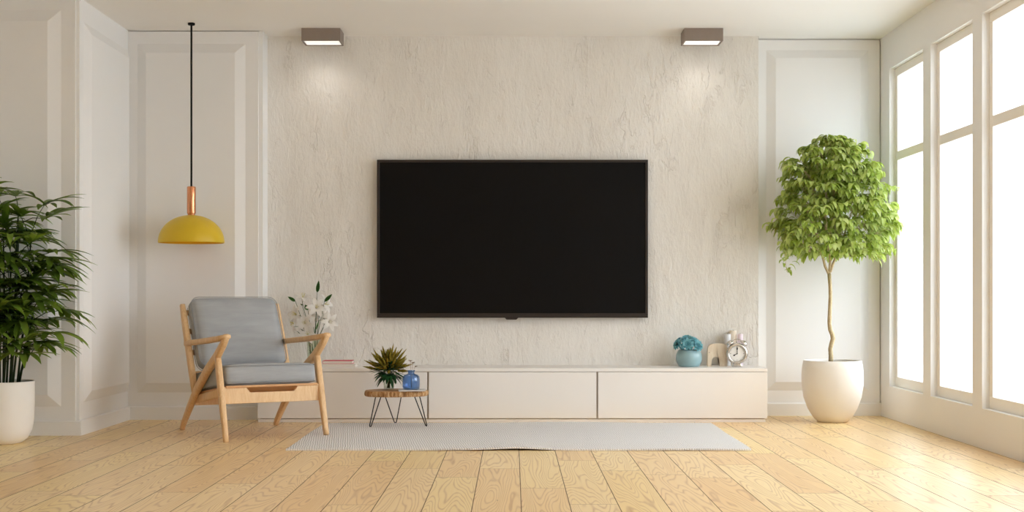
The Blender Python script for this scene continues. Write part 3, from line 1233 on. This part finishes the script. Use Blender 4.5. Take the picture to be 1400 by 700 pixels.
heads = [((433, 421), -0.04, (0.15, -1, 0.35)), ((450, 440), -0.05, (0.55, -1, 0.05)), ((406, 430), -0.03, (-0.7, -0.8, 0.2)),
         ((418, 441), -0.06, (-0.2, -1, 0.0)), ((414, 408), 0.02, (0.15, -0.35, 0.9)), ((443, 416), 0.03, (0.8, -0.4, 0.2)),
         ((422, 457), -0.06, (-0.1, -1, 0.3)), ((404, 441), 0.02, (-0.9, -0.4, -0.2)), ((435, 436), 0.05, (0.3, 0.5, 0.5))]
for i, ((x, y), d, D) in enumerate(heads):
    c = LP(x, y, d)
    flower(c, D, 0.082 if i not in (1,) else 0.075)
    a = i * 2.4
    b0 = Vector((0.02 * math.cos(a), 0.02 * math.sin(a), 0.014))
    m = Vector((c.x * 0.3, c.y * 0.4, 0.19))
    back_ = c - Vector(D).normalized() * 0.03
    tube(st, [b0, (b0 + m) / 2, m, (m + back_) / 2 + Vector((0, 0, 0.012)), back_, c - Vector(D).normalized() * 0.012], 0.002, 6)
for (x0, y0), (x1, y1), wd in (((433.5, 400), (435.8, 383.5), 0.028), ((443.5, 412.5), (454, 402), 0.026), ((404, 412), (393.5, 405.5), 0.024), ((421, 424), (417, 416.5), 0.03)):
    p0, p1 = LP(x0, y0, -0.02), LP(x1, y1, -0.03)
    D = p1 - p0
    bu = bmesh.new()
    for tw_ in (0.0, PI / 3, 2 * PI / 3):
        blade(bu, p0, D, D.length, wd, 0.0, 0.12, 6, twist=tw_)
    finish('bud', bu, M['lily_leaf'], lb, smooth=True, recalc=False)
    b0 = Vector((p0.x * 0.15, 0, 0.02))
    tube(st, [b0, Vector((p0.x * 0.3, -0.005, 0.19)), (p0 + Vector((p0.x * 0.3, 0, 0.19))) / 2, p0], 0.0016, 6)
for (x0, y0), (x1, y1) in (((409, 447), (400, 446.5)), ((416, 453), (410, 449)), ((410, 457), (405.5, 452)), ((414, 434), (408, 430.5)), ((432, 452), (437, 436)), ((430, 458), (428, 445)), ((446, 438), (440, 434)), ((413, 418), (411, 415))):
    p0, p1 = LP(x0, y0, -0.07), LP(x1, y1, -0.08)
    D = p1 - p0
    blade(gl, p0, D, D.length, 0.02, 0.1, 0.25, 5)
    tube(st, [Vector((p0.x * 0.3, -0.02, 0.19)), p0], 0.0013, 5)
finish('stems', st, M['stem_green'], lb, smooth=True)
finish('leaves', gl, M['lily_leaf'], lb, smooth=True, recalc=False)

# books


def book(label, x0, x1, y0, y1, z, th, cover, rot):
    cx, cy = (x0 + x1) / 2, (y0 + y1) / 2
    t = thing('book', label, 'book', (cx, cy, z), rot)
    hw, hd = (x1 - x0) / 2, (y1 - y0) / 2
    bm = bmesh.new()
    c = 0.0022
    box(bm, -hw, hw, -hd, hd, 0, c)
    box(bm, -hw, hw, -hd, hd, th - c, th)
    box(bm, -hw, -hw + c, -hd, hd, c, th - c)
    finish('cover', bm, cover, t, bevel=0.0008)
    bm = bmesh.new()
    box(bm, -hw + c + 0.0002, hw - 0.004, -hd + 0.004, hd - 0.004, c + 0.0002, th - c - 0.0002)
    finish('page_block', bm, M['pages'], t)


book('white book lying flat on the console under the red book', -1.345 + 0.05, -1.06, 9.13, 9.27, CZ + 0.0003, 0.023, M['white_cover'], 0.0)
book('thin red-covered book lying on top of the white book', -1.315 + 0.03, -1.083, 9.135, 9.262, CZ + 0.0236, 0.021, M['red_cover'], 0.02)

# succulent pot
sp_ = thing('succulent_pot', 'round pale teal pot full of blue succulent rosettes on the console', 'plant', (1.203, 9.235, CZ))
bm = bmesh.new()
prof = [(0, 0), (0.064, 0), (0.07, 0.004), (0.083, 0.028), (0.0895, 0.055), (0.087, 0.083), (0.077, 0.106), (0.07, 0.114), (0.066, 0.115), (0.066, 0.108), (0.075, 0.09), (0.06, 0.085), (0, 0.085)]
lathe(bm, prof, 64)
finish('pot', bm, M['teal_pot'], sp_, smooth=True)
def rosette(c, D, r):
    bm = bmesh.new()
    c = Vector(c)
    D = Vector(D).normalized()
    s = D.orthogonal().normalized()
    u = D.cross(s)
    for ringk, (nn, el, L) in enumerate(((10, 0.35, 1.0), (9, 0.75, 0.82), (6, 1.15, 0.5))):
        for q in range(nn):
            a = 2 * PI * (q + 0.5 * (ringk % 2)) / nn
            o = s * math.cos(a) + u * math.sin(a)
            d = o * math.cos(el) + D * math.sin(el)
            blade(bm, c, d, r * L, r * 0.46, 0.0, 0.45, 6, 'spoon', up=D, curl=-0.3)
    tube(bm, [Vector((c.x * 0.3, c.y * 0.3, 0.085)), c], [0.007, 0.006], 6)
    finish('rosette', bm, M['succulent'], sp_, smooth=True, recalc=False)


PXM = 9.235 / F
for x, y, d, D, r in ((937.5, 470, -0.075, (-0.1, -1, 0.45), 0.045), (951.5, 472, -0.06, (0.55, -1, 0.45), 0.045), (926, 471, -0.03, (-1, -0.5, 0.45), 0.042),
                      (939, 464.5, -0.01, (-0.1, -0.5, 1), 0.048), (949, 466.5, 0.02, (0.5, -0.35, 1), 0.046), (930, 468, 0.04, (-0.7, 0.5, 0.8), 0.044), (944, 470, 0.06, (0.3, 1, 0.7), 0.044),
                      (955, 472, 0.02, (1, 0.3, 0.5), 0.04)):
    rosette(((x - 701) * PXM - 1.203, d, CAMZ + (404 - y) * PXM - CZ), D, r)
# wooden elephant
el = thing('wooden_elephant', 'flat pale wooden elephant figure standing between teal pot and alarm clock', 'figurine', (1.335, 9.27, CZ))
k_ = 9.27 / F / 10.0             # one pixel of the enlarged sketch
ep = lambda X, Y: ((X - 562) * k_, (602 - Y) * k_)
pts = [(562, 602), (612, 602)]
pts += [(615 + 0, 560), (619, 520), (632, 492), (652, 478), (672, 474), (692, 479), (710, 494), (722, 522), (726, 560), (728, 602)]
pts += [(832, 602), (833, 420), (831, 350), (822, 322), (800, 302), (768, 293), (660, 292), (620, 298), (590, 315), (570, 345), (563, 390), (562, 480)]
bm = bmesh.new()
prism(bm, [ep(*p) for p in pts], 'y', 0.0, 0.032)
bmesh.ops.triangulate(bm, faces=[f for f in bm.faces if len(f.verts) > 4])
finish('body', bm, M['toy_wood'], el, bevel=0.002)
bm = bmesh.new()
Rx = Matrix.Rotation(PI / 2, 4, 'X')
ex, ez = ep(585, 413)
lathe(bm, [(0, 0.0), (0.0022, 0.0), (0.0022, 0.002), (0, 0.002)], 12, (ex, 0.0, ez), Rx)
finish('eye', bm, M['ink'], el)

# candles
for x, ytop, r, mk, yy, lab in ((994.5, 456.5, 0.0235, 'candle_grey', 9.365, 'pale grey pillar candle standing behind the alarm clock by the elephant'),
                               (1002.2, 452, 0.0245, 'candle_cream', 9.39, 'tall cream pillar candle rising highest behind the alarm clock'),
                               (1012, 456.5, 0.019, 'candle_pink', 9.37, 'slim lilac pillar candle behind the right bell of the alarm clock')):
    hgt = CAMZ + (404 - ytop) * yy / F - CZ
    c = thing('candle', lab, 'candle', ((x - 701) * yy / F, yy, CZ), group='pillar candles behind the clock')
    bm = bmesh.new()
    lathe(bm, [(0, 0), (r, 0), (r, hgt - 0.003), (r - 0.003, hgt), (r - 0.008, hgt - 0.002), (0, hgt - 0.003)], 32)
    finish('wax', bm, M[mk], c, smooth=True, bevel=0.001)
    bm = bmesh.new()
    tube(bm, [(0, 0, hgt - 0.004), (0, 0, hgt + 0.004), (0.001, 0, hgt + 0.0055)], 0.001, 6)
    finish('wick', bm, M['ink'], c)
# alarm clock (face towards the viewer)
CKY = 9.21
ck = thing('alarm_clock', 'chrome twin-bell alarm clock showing eight on the white console', 'clock', ((1007.6 - 701) * CKY / F, CKY, CZ), -0.06)
kc = CKY / F / 10.0
RC = 148 * kc
cz = CAMZ + (404 - 483.3) * CKY / F - CZ
Rf = Matrix.Rotation(PI / 2, 4, 'X')      # lathe axis towards -y
bm = bmesh.new()
lathe(bm, [(0, -0.035), (RC * 0.8, -0.035), (RC * 0.97, -0.022), (RC, 0.0), (RC * 0.97, 0.014), (RC * 0.88, 0.021), (RC * 0.76, 0.022), (RC * 0.735, 0.016), (RC * 0.72, 0.01), (0, 0.0085)], 64, (0, 0, cz), Rf)
finish('case', bm, M['chrome'], ck, smooth=True)
bm = bmesh.new()
lathe(bm, [(0, 0.0105), (RC * 0.70, 0.0105), (RC * 0.70, 0.009), (0, 0.009)], 64, (0, 0, cz), Rf)
finish('dial', bm, M['dial'], ck)
for a in range(12):
    bm = bmesh.new()
    th = PI / 6 * a
    L0 = 0.60 if a % 3 else 0.55
    c_, s_ = math.sin(th), math.cos(th)
    wd = 0.0006 if a % 3 else 0.0011
    p0, p1 = RC * L0, RC * 0.65
    nx, nz = s_ * wd, -c_ * wd
    vs = [(c_ * p0 + nx, s_ * p0 + nz), (c_ * p1 + nx, s_ * p1 + nz), (c_ * p1 - nx, s_ * p1 - nz), (c_ * p0 - nx, s_ * p0 - nz)]
    prism(bm, [(p[0], p[1] + cz) for p in vs], 'y', -0.0106, -0.0113)
    finish('hour_mark', bm, M['ink'], ck)


def hand(name, th, L, wd, d):
    bm = bmesh.new()
    c_, s_ = math.sin(th), math.cos(th)
    vs = []
    for t, q in ((-0.12, 0.6), (0.0, 0.7), (0.55, 0.55), (0.68, 1.5), (0.9, 1.1), (1.0, 0.15)):
        vs.append((t * L, q * wd))
    poly = [(c_ * t + s_ * q, s_ * t - c_ * q) for t, q in vs] + [(c_ * t - s_ * q, s_ * t + c_ * q) for t, q in reversed(vs)]
    prism(bm, [(p[0], p[1] + cz) for p in poly], 'y', -d, -d - 0.0012)
    finish(name, bm, M['ink'], ck)


hand('minute_hand', 0.0, RC * 0.60, 0.0032, 0.0135)
hand('hour_hand', PI * 2 * 8 / 12, RC * 0.42, 0.0034, 0.012)
bm = bmesh.new()
lathe(bm, [(0, 0.0115), (0.003, 0.0115), (0.003, 0.0165), (0, 0.0168)], 16, (0, 0, cz), Rf)
finish('hand_pin', bm, M['ink'], ck)
for s in (-1, 1):
    bm = bmesh.new()
    Mt = Matrix.Rotation(s * math.radians(34), 4, 'Y')
    off = Mt @ Vector((0, 0, RC * 1.07))
    prof = [(0, 0.024)] + [(0.0275 * math.sin(PI / 2 * k / 10), 0.024 * math.cos(PI / 2 * k / 10)) for k in range(1, 11)] + [(0.0265, -0.002), (0.0245, 0.001), (0, 0.018)]
    lathe(bm, prof, 36, (off.x, 0.008, off.z + cz), Mt)
    finish('bell', bm, M['chrome'], ck, smooth=True)
    bm = bmesh.new()
    p0 = Mt @ Vector((0, 0, RC * 0.9))
    p1 = Mt @ Vector((0, 0, RC * 1.24))
    tube(bm, [(p0.x, 0.008, p0.z + cz), (p1.x, 0.008, p1.z + cz)], 0.003, 10)
    finish('bell_post', bm, M['chrome'], ck, smooth=True)
bm = bmesh.new()
ha = [(-0.045 + 0.09 * q / 16, 0.008, cz + RC * 1.02 + 0.022 * math.sin(PI * q / 16)) for q in range(17)]
tube(bm, ha, 0.0028, 8)
finish('carry_handle', bm, M['chrome'], ck, smooth=True)
bm = bmesh.new()
tube(bm, [(0, 0.008, cz + RC * 0.95), (0, 0.008, cz + RC * 1.12)], [0.003, 0.004], 10)
finish('hammer', bm, M['chrome'], ck, smooth=True)
bm = bmesh.new()
prism(bm, [(-0.035, 0.0), (0.035, 0.0), (0.032, 0.006), (0.026, 0.012), (0.024, 0.025), (-0.024, 0.025), (-0.026, 0.012), (-0.032, 0.006)], 'y', -0.018, 0.034)
finish('stand', bm, M['chrome'], ck, bevel=0.003)

# ------------------------------------------------------------------ potted tree
fx, fy = 2.14, 9.06
tr = thing('potted_tree', 'round-crowned weeping fig in a bulbous white pot beside the windows', 'tree', (fx, fy, 0))
bm = bmesh.new()
prof = [(0, 0), (0.094, 0), (0.1, 0.003), (0.128, 0.032), (0.163, 0.09), (0.19, 0.165), (0.203, 0.25), (0.2035, 0.31), (0.199, 0.365), (0.191, 0.408), (0.188, 0.412), (0.184, 0.41), (0.186, 0.39), (0.186, 0.37)]
lathe(bm, prof, 80)
finish('pot', bm, M['pot'], tr, smooth=True)
bm = bmesh.new()
prof = [(0.186, 0.39), (0.12, 0.392), (0.05, 0.395), (0, 0.398)]
lathe(bm, prof, 48)
finish('soil', bm, M['soil'], tr, smooth=True)
FP = lambda x, y, d=0.0: Vector(((x - 701) * (fy + d) / F - fx, d, CAMZ + (404 - y) * (fy + d) / F))
bm = bmesh.new()
trunk = [FP(1136, 497), FP(1136, 487), FP(1135.3, 477), FP(1137.2, 469), FP(1139, 463), FP(1138, 457.5), FP(1135, 450.5), FP(1134, 441), FP(1134.6, 425), FP(1135.4, 405), FP(1135, 392), FP(1133.7, 374)]
tube(bm, trunk, [0.0165, 0.0155, 0.015, 0.015, 0.0155, 0.015, 0.0145, 0.0135, 0.013, 0.0125, 0.012, 0.0125], 14)
forks = [[FP(1133.7, 376), FP(1128, 364), FP(1124, 348), FP(1117, 320, -0.06), FP(1103, 285, -0.1)],
         [FP(1133.7, 376), FP(1135.3, 355), FP(1134.6, 333), FP(1137, 300, 0.03), FP(1143, 245, 0.03)],
         [FP(1135, 372), FP(1140, 358), FP(1146.5, 342), FP(1155, 318, 0.06), FP(1168, 280, 0.08)],
         [FP(1135, 345), FP(1130, 322, -0.05), FP(1128, 290, -0.12), FP(1130, 255, -0.15)]]
for f in forks:
    tube(bm, f, [0.0095, 0.0085, 0.0075, 0.006, 0.003][:len(f)], 10)
finish('trunk', bm, M['ficus_bark'], tr, smooth=True)
PROF = [(1.075, 0.16), (1.09, 0.29), (1.12, 0.37), (1.16, 0.405), (1.23, 0.42), (1.30, 0.425), (1.40, 0.41), (1.50, 0.375), (1.60, 0.345), (1.68, 0.325), (1.76, 0.285), (1.82, 0.215), (1.865, 0.14), (1.90, 0.06)]


def crown_r(z):
    for (z0, r0), (z1, r1) in zip(PROF, PROF[1:]):
        if z0 <= z <= z1:
            return r0 + (r1 - r0) * (z - z0) / (z1 - z0)
    return 0.0


lr = random.Random(5)
lf = bmesh.new()
tg = bmesh.new()
LIMX, LIMY = 2.57 - fx, 9.475 - fy


def lim(q):
    if q.x > LIMX:
        q = Vector((LIMX - 0.1 * (q.x - LIMX) , q.y, q.z))
    if q.y > LIMY:
        q = Vector((q.x, LIMY - 0.1 * (q.y - LIMY), q.z))
    return q


def weeping_leaf(p, o, L):
    """Leaf that leaves its twig sideways, arches over and hangs."""
    d = Vector((o.x, o.y, lr.uniform(0.1, 0.75)))
    blade(lf, p, d, L, L * lr.uniform(0.34, 0.44), lr.uniform(1.0, 1.7), 0.3, 7, 'leaf', lim=lim, twist=lr.uniform(-0.5, 0.5))


centres = []
for k in range(520):
    z = lr.uniform(1.09, 1.895)
    R_ = crown_r(z)
    if lr.random() > 0.35 + R_ * 1.6:
        continue
    th = lr.random() * 2 * PI
    q = R_ * (lr.uniform(0.62, 1.0) if lr.random() < 0.75 else lr.uniform(0.1, 0.62))
    lump = 1 + 0.08 * math.sin(3 * th + z * 6) + 0.07 * math.sin(7 * th - z * 11) + lr.uniform(-0.04, 0.07)
    c = Vector((q * lump * math.cos(th), q * lump * math.sin(th) * 0.95, z))
    centres.append(c)
for c in centres:
    o = Vector((c.x, c.y, 0))
    o = o.normalized() if o.length > 0.02 else Vector((1, 0, 0))
    root = Vector((c.x * 0.5, c.y * 0.5, max(c.z - 0.02 - 0.16 * Vector((c.x, c.y, 0)).length, 1.13)))
    mid = (root + c) / 2 + Vector((0, 0, 0.035))
    tube(tg, [lim(root), lim(mid), lim(c)], [0.0016, 0.0013, 0.0008], 4)
    nl = lr.randint(8, 11)
    for k in range(nl):
        t = 0.35 + 0.65 * (k + 1) / nl
        p = mid.lerp(c, (t - 0.35) / 0.65)
        a = lr.uniform(-1.35, 1.35)
        oo = Matrix.Rotation(a, 3, 'Z') @ o
        weeping_leaf(p + Vector((lr.uniform(-.012, .012), lr.uniform(-.012, .012), lr.uniform(-.012, .012))), oo, lr.uniform(0.062, 0.092))
# the sprig that hangs lowest
for k in range(22):
    x, y = 1072 + lr.uniform(-4, 9) + (k * 0.12), 332 + k * 1.9
    weeping_leaf(FP(x, y, -0.12 + lr.uniform(-.02, .02)), Vector((lr.uniform(-1, 1), lr.uniform(-1, 0.4), 0)).normalized(), lr.uniform(0.05, 0.068))
tube(tg, [FP(1085, 320, -0.12), FP(1075, 335, -0.12), FP(1074, 360, -0.12), FP(1076, 372, -0.12)], 0.0014, 5)
for x, y in ((1160, 184), (1166, 186), (1157, 190), (1150, 196), (1163, 195), (1171, 194), (1116, 200), (1121, 204), (1090, 212)):
    p = FP(x, y + 6, lr.uniform(-.05, .05))
    for k in range(3):
        weeping_leaf(p, Vector((lr.uniform(-1, 1), lr.uniform(-1, 1), 0)).normalized(), 0.06)
    tube(tg, [p, p + Vector((0, 0, -0.07))], 0.0013, 4)
finish('foliage', lf, M['ficus_leaf'], tr, smooth=True, recalc=False)
finish('twigs', tg, M['ficus_bark'], tr)

# ------------------------------------------------------------------ potted palm
px_, py_ = -2.924, 7.75
pl = thing('potted_palm', 'dark green lady palm in a tall white pot against the panelled pier', 'plant', (px_, py_, 0))
bm = bmesh.new()
prof = [(0, 0), (0.1, 0), (0.108, 0.003), (0.14, 0.028), (0.163, 0.075), (0.173, 0.135), (0.176, 0.22), (0.1765, 0.352), (0.175, 0.3555), (0.169, 0.3555), (0.168, 0.34), (0.168, 0.32)]
lathe(bm, prof, 72)
finish('pot', bm, M['pot'], pl, smooth=True)
bm = bmesh.new()
lathe(bm, [(0.168, 0.335), (0.1, 0.337), (0, 0.34)], 40)
finish('soil', bm, M['soil'], pl, smooth=True)
pr_ = random.Random(21)
lf = bmesh.new()
stm = bmesh.new()
PLY = 8.12 - py_


def plim(q):
    if q.y > PLY:
        return Vector((q.x, PLY - 0.15 * (q.y - PLY), q.z))
    return q


def fan(p, o, tilt_, L, nl):
    """Hand-shaped palm leaf: leaflets spread from the end of its stalk."""
    o = Vector((o.x, o.y, 0)).normalized()
    D = (o * math.cos(tilt_) + Vector((0, 0, 1)) * math.sin(tilt_)).normalized()
    s = D.cross(Vector((0, 0, 1))).normalized()
    for q in range(nl):
        a = math.radians(-82 + 164 * q / (nl - 1)) + pr_.uniform(-.08, .08)
        d = D * math.cos(a) + s * math.sin(a) + Vector((0, 0, 0.18 * abs(math.sin(a))))
        blade(lf, p, d, L * pr_.uniform(0.82, 1.05) * (1 - 0.16 * abs(math.sin(a))), pr_.uniform(0.033, 0.043), pr_.uniform(0.2, 0.65), 0.28, 8, 'palm', lim=plim)


canes = []
for k in range(16):
    a = k * 2.39996
    r0 = 0.025 + 0.085 * (k / 16) ** 0.6
    h = pr_.uniform(0.8, 1.25) if k < 10 else pr_.uniform(0.5, 0.8)
    b = Vector((r0 * math.cos(a), r0 * math.sin(a), 0.33))
    tpt = Vector((b.x * 2.0, b.y * 1.6, 0.335 + h * 0.85))
    tube(stm, [b, b.lerp(tpt, 0.5) + Vector((0.006, 0, 0)), tpt], [0.0065, 0.006, 0.004], 7)
    canes.append((b, tpt))
nf = 0
for i, (b, tpt) in enumerate(canes):
    n_ = 11 if i < 10 else 9
    for j in range(n_):
        t = 0.22 + 0.78 * (j + 1) / n_
        p = b.lerp(tpt, t)
        a = (i * 5 + j) * 2.39996 + pr_.uniform(-.4, .4)
        o = Vector((math.cos(a), math.sin(a) * (0.5 if math.sin(a) > 0 else 0.95), 0))
        # stalks reach further out at mid height
        zt = p.z
        reach = 0.12 + 0.09 * math.sin(PI * max(0, min(1, (zt - 0.35) / 1.15)))
        reach *= pr_.uniform(0.6, 1.25)
        el = pr_.uniform(0.15, 0.75) + (0.35 if j == n_ - 1 else 0)
        e = p + o * reach * math.cos(el) + Vector((0, 0, reach * math.sin(el)))
        m = p.lerp(e, 0.5) + Vector((0, 0, 0.02))
        tube(stm, [p, plim(m), plim(e)], [0.0028, 0.0024, 0.002], 5)
        fan(plim(e), o, pr_.uniform(-0.2, 0.5) + (0.4 if j == n_ - 1 else 0), pr_.uniform(0.22, 0.29), pr_.randint(6, 8))
        nf += 1
# one long low stalk that leans out over the pot rim
tube(stm, [(0.11, -0.03, 0.33), (0.13, -0.04, 0.42), (0.17, -0.05, 0.5), (0.23, -0.06, 0.575)], 0.0026, 6)
fan(Vector((0.23, -0.06, 0.575)), Vector((1, -0.3, 0)), 0.1, 0.2, 7)
finish('fronds', lf, M['palm_leaf'], pl, smooth=True, recalc=False)
finish('canes', stm, M['palm_stem'], pl, smooth=True)
